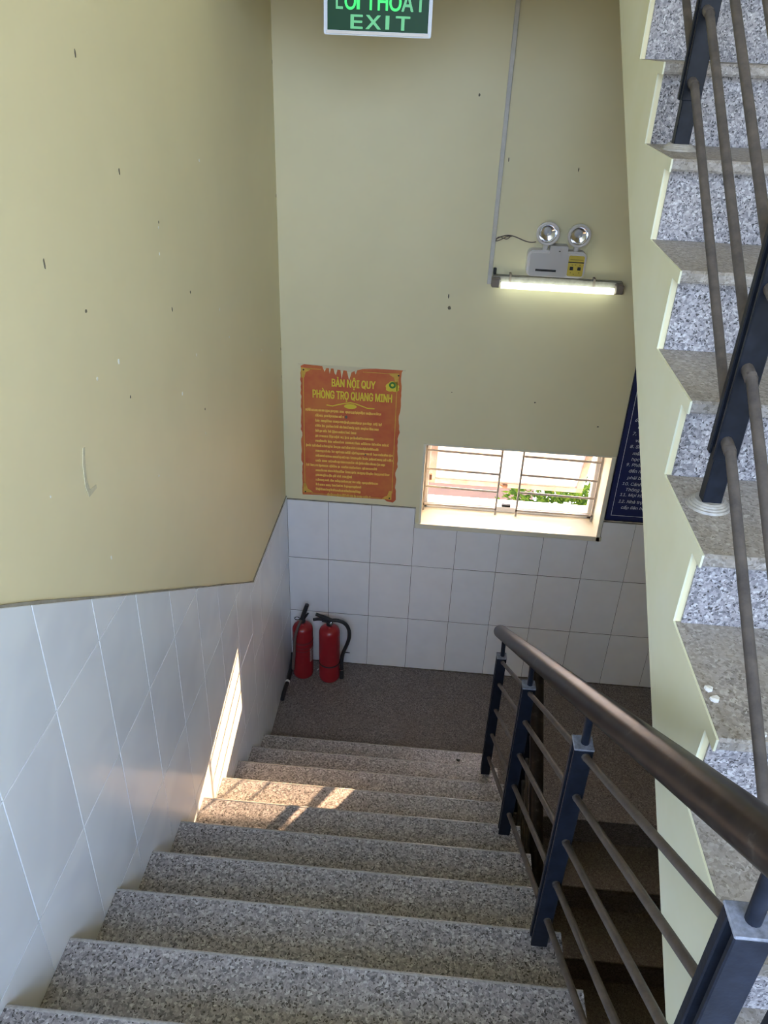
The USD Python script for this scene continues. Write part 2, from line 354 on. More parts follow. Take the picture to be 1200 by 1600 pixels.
marks([(-2.067, 3.458, .004, .012), (-1.904, 3.205, .004, .010), (-2.206, 2.947, .007, .006), (-2.362, 3.091, .004, .014), (-1.66, 3.04, .003, .006), (-1.42, 3.60, .003, .006),
       (-2.02, 2.66, .003, .006), (-1.62, 2.78, .004, .009), (-1.43, 2.78, .004, .006), (-0.01, 3.4, .003, .012), (-0.01, 2.1, .004, .012), (-0.012, 1.95, .003, .01), (-1.38, 2.35, .004, .006), (-0.01, 2.85, .003, .01)],
      left_map, wl, SCUFF)
part('scuff_mark', left_map(ext(Polygon([(-2.335, 2.66), (-2.35, 2.62), (-2.355, 2.57), (-2.345, 2.535), (-2.30, 2.535), (-2.30, 2.545), (-2.335, 2.55), (-2.342, 2.58), (-2.337, 2.62), (-2.325, 2.66)]), 0.0012)), SCUFF2, wl)
for i in range(14):
    u, v = -2.6 + 2.2 * rng.random(), 2.2 + 1.0 * rng.random()
    part('paint_chip', left_map(ext(blob(u, v, .003 + .004 * rng.random(), .003 + .007 * rng.random(), 8, i + 50), 0.0010)), CHIPW, wl)

wb = thing('wall_back', kind='structure', loc=(1.3, 0, 0))
hole = sbox(WX0, WZ0, WX1, WZ1)
pl = sbox(-0.15, -2.0, XR + 0.15, 6.0).difference(hole)
part('plaster', xz(pl, WD, 0.0), CREAM, wb)
part('window_reveal', [bx(WX0 - .02, WX1 + .02, -0.012, WD, WZ0 - 0.03, WZ0 + 0.001, .002), bx(WX0 - .001, WX0 + 0.012, -0.004, WD, WZ0, WZ1), bx(WX1 - 0.012, WX1 + .012, -0.012, WD, WZ0 - .03, WZ1 + 0.001, .002), bx(WX0, WX1, 0.0, WD, WZ1 - 0.01, WZ1 + .001)], CREAM_SILL, wb)
k = 0
notch = sbox(WX0 - 0.022, WZ0 - 0.032, WX1 + 0.014, 2)
for j in range(3):
    for c in range(11):
        g = 0.0011
        p = sbox(c * 0.25 + g + (0.0085 if c == 0 else 0), j * 0.4 + 2 * g, min((c + 1) * 0.25 - g, XR), j * 0.4 + 0.4 - 2 * g).difference(notch)
        for q in getattr(p, 'geoms', [p]):
            if q.geom_type == 'Polygon' and q.area > 0.0006:
                part('tile', back_map(chamfer_tile(q, TD)), TILE_B[(k * 7 + j) % 3], wb); k += 1
part('grout_backing', bx(0.008, XR, -0.0045, 0, 0.0, 1.2).difference(bx(WX0 - .02, WX1 + .012, -1, 1, WZ0 - .03, 2)) if False else back_map(ext(sbox(0.008, 0.0, XR, 1.2).difference(notch), 0.0045)), GROUT, wb)
part('wainscot_edge', back_map(ext(sbox(0, 1.199, XR, 1.204).difference(notch), TD * 0.9)), MORTAR, wb)
marks([(0.912, 3.309, .006, .010), (1.069, 3.056, .004, .013), (0.846, 2.422, .005, .018), (0.854, 2.364, .012, .014), (1.387, 3.028, .004, .014), (1.341, 1.891, .006, .005), (1.687, 1.777, .008, .005), (0.902, 1.918, .004, .004), (0.52, 1.12, .003, .003)],
      back_map, wb, SCUFF)

part('wall_right', bx(XR, XR + 0.15, -4.4, 0.24, -2.0, 6.0), CREAM, kind='structure')
part('floor', [bx(-0.0, XR, -1.076, 0.0, -0.12, 0.0).difference(bx(-1, 3, -3, -2.9, -1, 1)) if False else bx(0.0, XR, -1.076, 0.0, -0.03, 0.0, 0.003), bx(0.0, XR, -1.06, 0.0, -0.16, -0.03)], GRANITE_FLOOR, kind='structure')
part('baseboard_back', bx(0.0, XR, -0.013, 0, 0.0, 0.005), GROUT, kind='structure')
gal = sbox(-4.0, GY, 6.5, -4.4).union(sbox(0.0, -4.5, XR, -3.72)).union(sbox(0.0, -3.8, 1.262, nose(11)))
part('floor', trimesh.Trimesh(*(lambda m: (np.array(m.vertices) + [0, 0, FLOOR - 0.18], m.faces))(ext(gal, 0.18)), process=False), GRANITE_TREAD, kind='structure')
part('wall_front', [bx(-4.0, 6.5, GY - 0.15, GY, FLOOR - 0.4, FLOOR + 0.95)], CREAM, kind='structure')
part('wall_gallery', [bx(-4.0, -0.15, -4.55, -4.4, FLOOR - .4, 6.0), bx(XR + .15, 6.5, -4.55, -4.4, FLOOR - .4, 6.0), bx(0, XR, -4.55, -4.4, -1.98, FLOOR - 0.18)], CREAM, kind='structure')
part('ceiling', bx(-4.0, 6.5, GY - 0.15, 0.24, 6.0, 6.15), CREAM, kind='structure')
part('shade_lintel_1', bx(-4.0, 6.5, GY - 0.15, GY, 5.4, 6.0), CREAM, kind='structure')  # unseen lintel added to cut daylight on the upper walls
part('floor', bx(-0.15, XR + .15, -4.55, 0.24, -2.1, -1.98), GALFLOOR, kind='structure')
LZ = UZ0 + 3 * UR                                  # upper half landing
part('landing_slab', bx(0.0, XR, UY0 + 3 * G, 0.0, LZ - 0.15, LZ, 0.0), CREAM, kind='structure')
up2 = Polygon([(UY0 + 3 * G, LZ - 0.15), (UY0 + 3 * G, LZ), (-3.75, 6.0), (-4.02, 6.0)])
part('shade_beam_2', bx(0.0, XR, UY0 + 3 * G, -0.74, 3.70, LZ - 0.15), CREAM, kind='structure')  # unseen beam added to throw shade on the top of the back wall
part('stair_soffit', yz(up2, 0.0, 1.262), CREAM, kind='structure')

# ------------------------------------------------------------------ flight going down to the half landing
s1 = thing('staircase', 'speckled grey granite flight descending to the fire extinguishers on the half landing', 'staircase', (0.63, -2.1, 0))
prof = [(nose(1) - 0.018, 0.0)]
for i in range(1, 11):
    prof += [(nose(i) - 0.02, i * R - 0.025), (nose(i + 1) - 0.02, i * R - 0.025)]
prof += [(nose(11) - 0.02, 11 * R - 0.18), (nose(11) + 0.0, FLOOR - 0.30), (Y1 - 0.25, -0.16), (Y1 - 0.018, -0.12)]
part('stair_body', yz(Polygon(prof).buffer(0), 0.009, 1.245), CREAM_SIDE, s1)
for i in range(1, 11):
    y, z = nose(i), i * R; c = 0.008
    arc = [(y - c + c * math.sin(t), z - c + c * math.cos(t)) for t in np.linspace(math.pi / 2, 0, 8)]
    part('tread', yz(Polygon([(y - G - 0.02, z - 0.025), (y - 0.004, z - 0.025), (y, z - 0.021)] + arc + [(y - G - 0.02, z)]), 0.0085, 1.268), GRANITE_TREAD, s1, smooth=25)
    part('nose_glint', rod((0.009, y - 0.0074, z - 0.0074), (1.2678, y - 0.0074, z - 0.0074), 0.0080, 16), NOSE_GLINT, s1, 60, label='pale strip with the window glint on the nose in its colour' if i == 7 else None)  # added strip, carries the painted highlight line
for i in range(1, 12):
    y, z = nose(i), i * R
    part('riser', bx(0.0085, 1.262, y - 0.02, y - 0.008, (i - 1) * R + 0.0005, z - 0.0255), GRANITE_RISER, s1)

# ------------------------------------------------------------------ flight going up to the next half landing
s2 = thing('staircase', 'granite flight rising beside the descending one, with a cream painted stepped side', 'staircase', (1.95, -2.6, FLOOR))
OV, TH = 0.048, 0.026
un = lambda k: (UY0 - k * G, UZ0 - k * UR)
top = []
for k in range(8, -4, -1):
    y, z = un(k)
    top += [(y + OV, z - UR - (0.0 if k == 8 else 0)), (y + OV, z - TH)]
top = [(un(8)[0] + OV, FLOOR)] + top[1:]
sof = lambda y: 2.985 + 0.735 * (y + 1.914)
body = Polygon(top + [(UY0 + 3 * G + OV, sof(UY0 + 3 * G) + 0.0), ((FLOOR - 2.985) / 0.735 - 1.914, FLOOR)]).buffer(0)
flush = shapely.union_all([body] + [sbox(un(k)[0] + 0.001, un(k)[1] - TH - 0.001, un(k)[0] + G + OV, un(k)[1] - 0.001) for k in range(8, -4, -1)])
part('stringer_side', yz(flush, UX - 0.002, UX + 0.002), CREAM_SIDE, s2, label='cream painted stepped side')
part('stringer_edge', yz(body, UX + 0.002, UX + 0.012), CREAM, s2)
part('stair_body', yz(body.buffer(-0.004), UX + 0.012, XR - 0.001), CREAM_SIDE, s2)
for k in range(8, -4, -1):
    y, z = un(k); c = 0.005
    part('tread', yz(Polygon([(y + c, z - TH), (y + G + OV - 0.001, z - TH), (y + G + OV - 0.001, z), (y + c, z), (y, z - c), (y, z - TH + c)]), UX + 0.002, XR - 0.001), GRANITE_WORN, s2, label='dusty worn granite tread' if k == 4 else None)
    zb = max(z - UR, FLOOR) + 0.0005
    part('riser', bx(UX + 0.012, XR - 0.001, y + OV - 0.005, y + OV + 0.006, zb, z - TH - 0.0005), GRANITE_RISER, s2)

# ------------------------------------------------------------------ flight going on down under the rising one
LG, LR, LY = 0.268, 0.184, -1.076
s3 = thing('staircase', 'shadowed granite flight going further down under the rising one, behind the railing', 'staircase', (1.95, -2.4, -1.97))
low = [(LY + 0.02, -0.16), (LY + 0.02, -0.03)]
for k in range(1, 11):
    y, z = LY - (k - 1) * LG, -k * LR
    low += [(y + 0.02, z - 0.03), (y - LG + 0.02, z - 0.03)]
low += [(LY - 10 * LG + 0.02, -1.975), (LY - 9 * LG + .02, -1.975), (LY + 0.02, -0.40)]
part('stair_body', yz(Polygon(low).buffer(0), 1.32, XR - 0.001), CREAM_SIDE, s3)
for k in range(0, 11):
    y, z = LY - k * LG, -k * LR; c = .004
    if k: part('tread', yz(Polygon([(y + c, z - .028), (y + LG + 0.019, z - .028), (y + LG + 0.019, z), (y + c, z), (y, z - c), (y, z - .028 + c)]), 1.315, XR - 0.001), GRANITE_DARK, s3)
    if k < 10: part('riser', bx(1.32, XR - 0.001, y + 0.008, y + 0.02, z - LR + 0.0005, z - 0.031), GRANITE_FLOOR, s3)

# ------------------------------------------------------------------ railings
def make_post(parent, x, y, z0, z1, flange=False, stub=0.0):
    """flat steel post with an open channel on its left: web, left lip and dark inside, plus a capped top"""
    w = 0.022
    zb = z0 + stub
    po = part('post', [bx(x - w, x + w, y - w, y - 0.012, zb, z1, 0.002), bx(x - w, x + w, y + 0.005, y + w, zb, z1, 0.002)]
              + ([bx(x - 0.018, x + 0.018, y - 0.018, y + 0.010, z0 + 0.008, zb + 0.02, 0.002)] if stub else []), PAINT, parent)
    part('channel_web', bx(x - 0.006, x + w - 0.001, y - 0.012, y + 0.005, zb + 0.001, z1 - 0.001), PAINT_IN, po)
    part('cap', bx(x - w - 0.001, x + w + 0.001, y - w - 0.001, y + w + 0.001, z1, z1 + 0.005, 0.0015), WORN, po, label='worn grey cap plate')
    if flange:
        part('base_flange', lathe([(0.0, 0.015), (0.027, 0.0145), (0.029, 0.012), (0.031, 0.0115), (0.033, 0.0085), (0.035, 0.008), (0.037, 0.005), (0.040, 0.0045), (0.042, 0.0), (0, 0)], 28, (x, y, z0)), FLANGE, po, 40, label='stepped round metal base flange')
    return po
def rails(parent, x, posts, heights, slope, r=0.0085, dx=0.006, fr=0.020):
    for a, b in zip(posts[:-1], posts[1:]):
        for h in heights:
            pa, pb = np.array([x + dx, a[0] - fr, a[1] + h - slope * fr]), np.array([x + dx, b[0] + 0.024, b[1] + h + slope * 0.024])
            d = pb - pa
            rl = part('rail', tube([pa, pa + d * .3, pa + d * .65, pb], r, 12), RAILP, parent, 60)
            part('weld', rod(pa + [0, fr - 0.018, 0.002], pa + d / np.linalg.norm(d) * 0.012, r * 1.18, 12), RAILP, rl, True)

SL = R / G
r1 = thing('stair_railing', 'black steel railing with a thick dark handrail along the descending flight', 'railing', (1.2, -2.2, FLOOR / 2))
PX = 1.203
hz = lambda y: 1.142 + SL * (-0.98 - y) - 0.006
pst = [(nose(i) - 0.030, i * R) for i in (2, 5, 8, 11)]
HTS = (0.105, 0.262, 0.425, 0.588, 0.722)
for (y, z) in pst:
    ztop = hz(y) - 0.128
    po = make_post(r1, PX, y, z, ztop)
    part('pin', rod((PX + 0.004, y, ztop), (PX, y, hz(y) - 0.02), 0.0095, 14), PAINT, po, 60)
rails(r1, PX, pst, HTS, -SL)
# the rails run on up past the last post
ext_y = -4.1
h0, h1 = np.array([PX - 0.003, -0.972, hz(-0.972)]), np.array([PX - 0.003, ext_y, hz(ext_y)])
d = (h1 - h0) / np.linalg.norm(h1 - h0)
hr = part('handrail', tube([h0 + d * t for t in (0.0, 0.004, 0.012, 0.5, 1.0, 1.6, 2.2, 2.8)] + [h1], [0.022, 0.027, 0.031, 0.031, 0.031, 0.031, 0.031, 0.031, 0.031], 32), HAND, r1, 40, label='thick dark brown lacquered handrail')

r2 = thing('stair_railing', 'black steel railing on the rising flight, on round base flanges, at the right edge', 'railing', (1.37, -2.6, FLOOR))
UPX = 1.346
upst = []
for k in (-2, 1, 4, 7):
    y, z = un(k); upst.append((y + 0.182, z))
for (y, z) in upst:
    po = make_post(r2, UPX, y, z, z + 0.74, True, 0.105)
    part('pin', rod((UPX + .004, y, z + 0.745), (UPX, y, z + 0.85), 0.0095, 14), PAINT, po, 60)
rails(r2, UPX, upst, (0.172, 0.310, 0.448, 0.586, 0.705), UR / G, 0.0095, -0.006, 0.042)
ya, yb = upst[-1][0] - 0.1, upst[0][0]
za = lambda y: upst[0][1] + 0.868 + UR / G * (y - upst[0][0])
part('handrail', tube([(UPX, y, za(y)) for y in np.linspace(ya, yb, 8)], 0.031, 32), HAND, r2, 40, label='dark brown lacquered handrail')

r3 = thing('stair_railing', 'black steel railing on the lower shadowed flight, half hidden behind the nearer railing', 'railing', (1.4, -1.8, -0.6))
LPX = 1.405
lpst = [(LY - 0.0 + 0.03, 0.0), (LY - 3 * LG + 0.03, -3 * LR), (LY - 6 * LG + 0.03, -6 * LR)]
for (y, z) in lpst:
    po = make_post(r3, LPX, y, z, z + 0.72)
    part('pin', rod((LPX, y, z + .72), (LPX, y, z + 0.84), .0095, 14), PAINT, po, 60)
rails(r3, LPX, lpst, (0.10, 0.26, 0.42, 0.58, 0.70), LR / LG)
lz = lambda y: 0.85 + LR / LG * (y - lpst[0][0])
part('handrail', tube([(LPX, y, lz(y)) for y in np.linspace(-0.93, -3.0, 8)], 0.031, 32), HAND, r3, 40, label='dark brown lacquered handrail')

# ------------------------------------------------------------------ window
w = thing('window_1', kind='structure', loc=(1.29, 0.2, WZ0))
x0, x1, zt, zb, yf = WX0 + 0.012, WX1 - 0.012, WZ1 - 0.01, WZ0 + 0.001, 0.19
part('window_frame', [bx(x0, x1, yf, yf + .05, zb, zb + .035, .003), bx(x0, x1, yf, yf + .05, zt - .03, zt, .003), bx(x0, x0 + .03, yf, yf + .05, zb, zt, .003), bx(x1 - .03, x1, yf, yf + .05, zb, zt, .003)], WINWHITE, w)
part('outer_sill', bx(x0 - .05, x1 + .05, WD, WD + 0.09, WZ0 - 0.02, WZ0 + 0.012, .004), WINWHITE, w)
for (a, b) in ((0.789, 1.226), (1.337, 1.788)):
    yg = 0.158
    gr = part('grille_frame', [bx(a, a + .010, yg - .006, yg + .006, zb + .0, zt), bx(b - .010, b, yg - .006, yg + .006, zb + .0, zt), bx(a, b, yg - .006, yg + .006, 1.136, 1.146)], GRILLE, w)
    for z in (1.493, 1.374, 1.258):
        part('bar', rod((a, yg, z + .003), (b, yg, z - .004), 0.0068, 10), GRILLE, gr, 60)
# awning sash, hung from the top and pushed outwards
hy, hz0, L, th = 0.235, zt - 0.02, 0.44, math.radians(21)
def sash(m):
    v = np.array(m.vertices); a = v[:, 2] - hz0; b = v[:, 1] - hy
    y = hy - a * math.sin(th) + b * math.cos(th); z = hz0 + a * math.cos(th) + b * math.sin(th)
    return trimesh.Trimesh(np.stack([v[:, 0], y, z], 1), m.faces, process=False)
sx0, sx1 = 0.815, 1.752
sf = part('sash', [sash(bx(sx0, sx1, hy - .014, hy + .014, hz0 - L, hz0 - L + .045, .003)), sash(bx(sx0, sx1, hy - .014, hy + .014, hz0 - .04, hz0, .003)),
           sash(bx(sx0, sx0 + .042, hy - .014, hy + .014, hz0 - L, hz0, .003)), sash(bx(sx1 - .042, sx1, hy - .014, hy + .014, hz0 - L, hz0, .003))], WINFRAME, w, label='pinkish painted awning sash pushed outwards')
part('pane', sash(bx(sx0 + .04, sx1 - .04, hy - .002, hy + .002, hz0 - L + .043, hz0 - .038)), PANE, sf)
part('latch', [sash(bx(1.268, 1.296, hy - .03, hy - .014, hz0 - L + .010, hz0 - L + .036, .003)), sash(rod((1.276, hy - .026, hz0 - L + .02), (1.245, hy - .03, hz0 - L + .05), .005, 8))], RUST, sf, label='rusty latch')
part('stay_bracket', [bx(1.26, 1.31, yf + .005, yf + .02, zb + .036, zb + .048)], BLK, w)
part('stay_bracket', [bx(x0 + .03, x0 + .045, yf + .01, yf + .03, zb + .18, zb + .215)], RUST, w)

# ------------------------------------------------------------------ notice on the back wall
N0, N1, NZ0, NZ1 = 0.090, 0.644, 1.224, 2.022
nt = thing('notice', 'torn orange house-rules notice with yellow lettering stuck on the back wall', 'notice', (0.367, 0, NZ0))
r = random.Random(5)
left = [(N0 + 0.004 + 0.007 * meshkit.noise(np.array([i * .8, 0, 0]), 1) + 0.005 * r.random() ** 2, NZ0 + 0.02 + (NZ1 - NZ0 - 0.03) * i / 40) for i in range(41)]
right = [(N1 - 0.002 - 0.014 * meshkit.noise(np.array([i * .45, 0, 0]), 2) - 0.004 * r.random() ** 2, NZ1 - 0.01 - (NZ1 - NZ0 - 0.03) * i / 40) for i in range(41)]
topl = [(0.12, NZ1), (0.215, NZ1 - .004), (0.22, NZ1 - .018), (0.228, NZ1 - .036), (0.236, NZ1 - .014), (0.250, NZ1 - .013), (0.254, NZ1 - .045), (0.262, NZ1 - .014), (0.275, NZ1 - .014), (0.28, NZ1 - .04), (0.288, NZ1 - .05), (0.296, NZ1 - .018),
        (0.312, NZ1 - .02), (0.318, NZ1 - .07), (0.327, NZ1 - .02), (0.345, NZ1 - .022), (0.358, NZ1 - .075), (0.37, NZ1 - .03), (0.385, NZ1 - .02), (0.392, NZ1 - .04), (0.40, NZ1 - .015), (0.43, NZ1 - .006), (0.5, NZ1), (0.64, NZ1)]
bot = [(0.62, NZ0), (0.585, NZ0 + .006), (0.57, NZ0 + 0.018), (0.35, NZ0 + .014), (0.2, NZ0 + .016), (0.1, NZ0 + .012)]
part('sheet', xz(Polygon(left + topl + right + bot).buffer(0), 0, -0.002), NOTICE, nt)
part('peeled_paper', xz(Polygon([(0.205, NZ1 + .0), (0.212, NZ1 - .02), (0.40, NZ1 - .03), (0.43, NZ1 - .004), (0.42, NZ1 + .001)]).union(sbox(N0 - .004, NZ1 - .002, N1 + .01, NZ1 + .002)), 0, -0.001), PEEL, nt)
yp = -0.0020
bw = 0.004
bd = []
for (a, b, c, e) in ((N0 + .022, NZ0 + .06, N0 + .026, NZ1 - .06), (N1 - .034, NZ0 + .06, N1 - .030, NZ1 - .06), (N0 + .05, NZ1 - .024, 0.21, NZ1 - .021), (0.43, NZ1 - .024, N1 - .06, NZ1 - .021), (N0 + .06, NZ0 + .022, N1 - .09, NZ0 + .025)):
    bd.append(xz(sbox(a, b, c, e), yp, yp - .0005))
for cx, cz, sx, sz in ((N0 + .024, NZ1 - .03, 1, -1), (N1 - .036, NZ1 - .03, -1, -1), (N0 + .026, NZ0 + .04, 1, 1), (N1 - .045, NZ0 + .03, -1, 1)):
    bd.append(xz(Polygon([(cx - .012 * sx, cz - .012 * sz), (cx + .045 * sx, cz - .010 * sz), (cx + .03 * sx, cz + .004 * sz), (cx + .014 * sx, cz + .012 * sz), (cx + .004 * sx, cz + .045 * sz), (cx - .010 * sx, cz + .045 * sz)]), yp, yp - .0005))
part('border', bd, NOTICEY, nt)
for cx, cz in ((N0 + .026, NZ1 - .03), (N1 - .026, NZ1 - .03), (N0 + .026, NZ0 + .032), (N1 - .045, NZ0 + .028)):
    part('nail', lathe([(0.0045, 0), (0.0045, .001), (0.002, .003), (0, .0033)], 10, (cx, yp - .0005, cz), (0, -1, 0)), BLK, nt, True)
part('heading', [wall_text('BẢN NỘI QUY', 0.262, NZ1 - 0.113, 0.042, yp, .0006, True, width=0.232), wall_text('PHÒNG TRỌ QUANG MINH', 0.160, NZ1 - 0.183, 0.044, yp, .0006, True, width=0.425), wall_text('BẢN NỘI QUY', 0.2638, NZ1 - 0.113, 0.042, yp, .0005, True, width=0.232), wall_text('PHÒNG TRỌ QUANG MINH', 0.1618, NZ1 - 0.183, 0.044, yp, .0005, True, width=0.425)], NOTICEL, nt)
orn = [xz(affinity.scale(sbox(-1, -1, 1, 1).buffer(.01).centroid.buffer(1, quad_segs=8), .032, .014, origin=(0, 0)).buffer(0), yp, yp - .0005)]
orn = [xz(affinity.translate(affinity.scale(shapely.geometry.Point(0, 0).buffer(1, quad_segs=8), .034, .014, origin=(0, 0)), 0.367, NZ1 - .222), yp, yp - .0005),
       xz(shapely.geometry.LineString([(0.24, NZ1 - .222), (0.27, NZ1 - .226), (0.30, NZ1 - .216), (0.34, NZ1 - .205), (0.367, NZ1 - .200), (0.395, NZ1 - .205), (0.43, NZ1 - .216), (0.46, NZ1 - .226), (0.495, NZ1 - .226)]).buffer(.003), yp, yp - .0005)]
part('ornament', orn, NOTICEL, nt)
part('emblem', [xz(shapely.union_all([affinity.translate(affinity.scale(shapely.geometry.Point(0, 0).buffer(1, quad_segs=6), a, b, origin=(0, 0)), 0.588 + dx, NZ1 - .093 + dz) for dx, dz, a, b in ((0, 0, .036, .022), (-.012, -.016, .022, .012), (.014, -.016, .022, .012), (0, .016, .02, .014))]), yp, yp - .0005)], NOTICEL, nt)
part('emblem', [xz(affinity.translate(shapely.geometry.Point(0, 0).buffer(.018).difference(shapely.geometry.Point(0, 0).buffer(.008)), 0.588, NZ1 - .085), yp - .0005, yp - .0010)], NOTICEG, nt)
rows = [(.045, .67), (.125, .365), (.125, .68), (.125, .66), (.125, .48), (.125, .62), (.125, .745), (.045, .66), (.125, .79), (.125, .79), (.125, .73), (.045, .665), (.125, .77), (.125, .45), (.125, .67), (.125, .525), (.125, .525), (.22, .61)]
tl = []
for i, (a, b) in enumerate(rows):
    z = NZ1 - 0.262 - 0.0305 * i
    x = N0 + a * 0.69 - (0 if a > .1 else -.002)
    xe = N0 + b * 0.655
    while x < xe:
        wd = 0.012 + 0.020 * r.random()
        u = x
        while u < min(x + wd, xe):                         # illegible small print: strokes only
            h = 0.0115 + (0.004 if r.random() < .25 else 0) + .001 * r.random()
            tl.append(sbox(u, z - (0.003 if r.random() < .12 else 0), u + 0.0040 + .0016 * r.random(), z + h))
            if r.random() < .75: tl.append(sbox(u, z + (.0 if r.random() < .5 else .007), u + .006, z + (.0 if r.random() < .5 else .007) + .003))
            u += 0.0062
        x += wd + 0.0055
part('small_print', xz(shapely.union_all(tl), yp, yp - .0005), NOTICEP, nt)
for st in [xz(blob(0.345, NZ1 - .285, .009, .011, 9, 3), yp - .0006, yp - .0009), xz(blob(0.455, NZ1 - .505, .006, .006, 9, 4), yp - .0006, yp - .0009), xz(blob(0.40, NZ1 - .40, .004, .004, 9, 5), yp - .0006, yp - .0009)]: part('stain', st, SCUFF, nt)

# ------------------------------------------------------------------ blue rules board beside the window
B0, B1, BZ0, BZ1 = 1.823, 2.52, 1.222, 2.30
bb = thing('notice_board', 'navy blue rules board with white print, partly hidden behind the rising flight', 'notice board', (2.17, 0, BZ0))
part('board', bx(B0, B1, -0.012, 0, BZ0, BZ1, .001), NAVY, bb)
part('border', [xz(sbox(B0 + .024, BZ0 + .028, B1 - .024, BZ1 - .028).difference(sbox(B0 + .0275, BZ0 + .0315, B1 - .0275, BZ1 - .0315)), -.012, -.0125)], BOARDW, bb)
part('edge_strip', [bx(B0 - .004, B0, -.013, 0, BZ0 - .004, BZ1), bx(B0 - .004, B1, -.013, 0, BZ0 - .006, BZ0)], NAVY2, bb)
lines = [(1.869, 1.900, '5. Tắt'), (1.892, 1.866, 'khi'), (1.867, 1.826, '6. Xe'), (1.890, 1.787, 'để'), (1.869, 1.748, '7. Tắt'), (1.892, 1.709, 'và'), (1.870, 1.673, '8. Sinh'), (1.892, 1.633, 'mất'), (1.892, 1.598, 'học tập'),
         (1.870, 1.564, '9. Phòng'), (1.892, 1.527, 'đến ngày'), (1.892, 1.486, 'phải báo'), (1.870, 1.447, '10. Cảnh giác'), (1.895, 1.412, 'Thông Báo'), (1.870, 1.378, '11. Mọi không'), (1.870, 1.336, '12. Nhà trọ mong'), (1.892, 1.298, 'cấp liên hệ với')]
part('lettering', [wall_text(s, x, z, 0.0185, -0.012, .0005, True, 0.18) for x, z, s in lines], BOARDW, bb)

# ------------------------------------------------------------------ exit sign hung from the upper landing
SY = -0.80
ex = thing('exit_sign', 'green exit sign in a pale grey frame fixed under the beam of the upper landing', 'exit sign', (0.528, SY, 3.51))
e0, e1, ez0, ez1 = 0.346, 0.711, 3.512, 3.700
part('housing', xz(rrect(e0, ez0, e1, ez1, .008).difference(sbox(e0 + .012, ez0 + .014, e1 - .012, ez1 - .014)), SY + .012, SY - .013), SIGNF, ex)
part('panel', bx(e0 + .012, e1 - .012, SY - .006, SY + .006, ez0 + .014, ez1 - .014), SIGNG, ex)
part('bottom_rail', bx(e0 + .008, e1 - .008, SY - .0150, SY - .0128, ez0 + .003, ez0 + .013, .001), PLASTIC, ex)
yl = SY - .006
for ch, xa, xb, m_ in (('E', .429, .471, 0), ('X', .486, .537, 0), ('I', .555, .568, 0), ('T', .585, .634, 0)):
    part('letter', xz(sbox(xa, 3.533, xb, 3.573), yl, yl - .001) if ch == 'I' else wall_text(ch, xa, 3.533, 0.039, yl, .001, True, width=xb - xa), SIGNT, ex)
for ch, xa, xb, m_ in (('L', .382, .406, 0), ('Ố', .412, .451, 1), ('I', .456, .467, 1), ('T', .484, .518, 1), ('H', .522, .557, 1), ('O', .562, .603, 1), ('Á', .606, .646, 0), ('T', .649, .685, 0)):
    ch2 = ch
    part('letter', xz(sbox(xa, 3.588, xb, 3.636), yl, yl - .001) if ch == 'I' else wall_text(ch2, xa, 3.588, 0.047, yl, .001, True, width=xb - xa), SIGNT2 if m_ else SIGNT, ex)

# ------------------------------------------------------------------ trunking, tube lamp, emergency light
cd = part('cable_trunking', [bx(1.028, 1.048, -0.013, 0, 2.495, LZ - .15, .002)], CONDUIT); meta(stage.GetPrimAtPath(cd), 'grey plastic cable trunking running down the back wall to the tube lamp', 'cable trunking')
lp = thing('tube_lamp', 'lit short fluorescent tube on a brown metal batten under the emergency light', 'lamp', (1.36, 0, 2.50))
part('batten', [bx(1.052, 1.672, -0.032, 0, 2.512, 2.545, .003)], BATTEN, lp)
for x in (1.046, 1.634): part('socket', [bx(x, x + .042, -0.062, -0.012, 2.492, 2.538, .006)], SOCKET, lp)
part('tube', tube([(1.093, -0.052, 2.505), (1.63, -0.052, 2.505)], 0.0155, 18), TUBE, lp, 60)
for x in (1.13, 1.53): part('clip', [bx(x, x + .010, -0.036, 0, 2.508, 2.556, .001)], SOCKET, lp)
part('starter', [bx(1.052, 1.066, -.02, 0, 2.546, 2.575, .002)], BLK, lp)
em = thing('emergency_light', 'white twin-head emergency light with a yellow label above the tube lamp', 'emergency light', (1.335, 0, 2.56))
a0, a1, c0, c1 = 1.203, 1.478, 2.556, 2.678
part('housing', [xz(rrect(a0, c0, a1, c1, .026), 0, -.052), xz(rrect(a0 + .006, c0 + .006, a1 - .006, c1 - .006, .022), -.052, -.058)], PLASTIC, em)
part('front_panel', [xz(rrect(a0 + .012, c0 + .006, 1.392, c1 - .012, .012).union(rrect(1.302, 2.64, 1.386, 2.702, .006)), 0, -.062)], PLASTIC2, em)
part('indicator', [xz(sbox(1.343, 2.677, 1.351, 2.682), -.062, -.0626)], BLK, em)
part('name_strip', [xz(sbox(1.245, 2.583, 1.342, 2.593), -.062, -.0626)], BLK, em)
lb = part('control_label', [xz(rrect(1.395, 2.567, 1.468, 2.662, .008), -.058, -.0590)], LABELY, em)
part('label_band', [xz(sbox(1.395, 2.629, 1.468, 2.634), -.059, -.0595)], BLK, lb)
part('label_stripe', [xz(sbox(1.402, 2.642, 1.463, 2.646), -.059, -.0595)], LABELO, lb)
for x in (1.405, 1.441): part('test_button', bx(x, x + .015, -.0625, -.059, 2.596, 2.611, .001), BLK, lb)
part('label_dots', [xz(sbox(x, z, x + .006, z + .005), -.059, -.0595) for x, z in ((1.427, 2.618), (1.423, 2.574), (1.408, 2.581), (1.447, 2.582), (1.412, 2.617), (1.448, 2.617))], LABELO, lb)
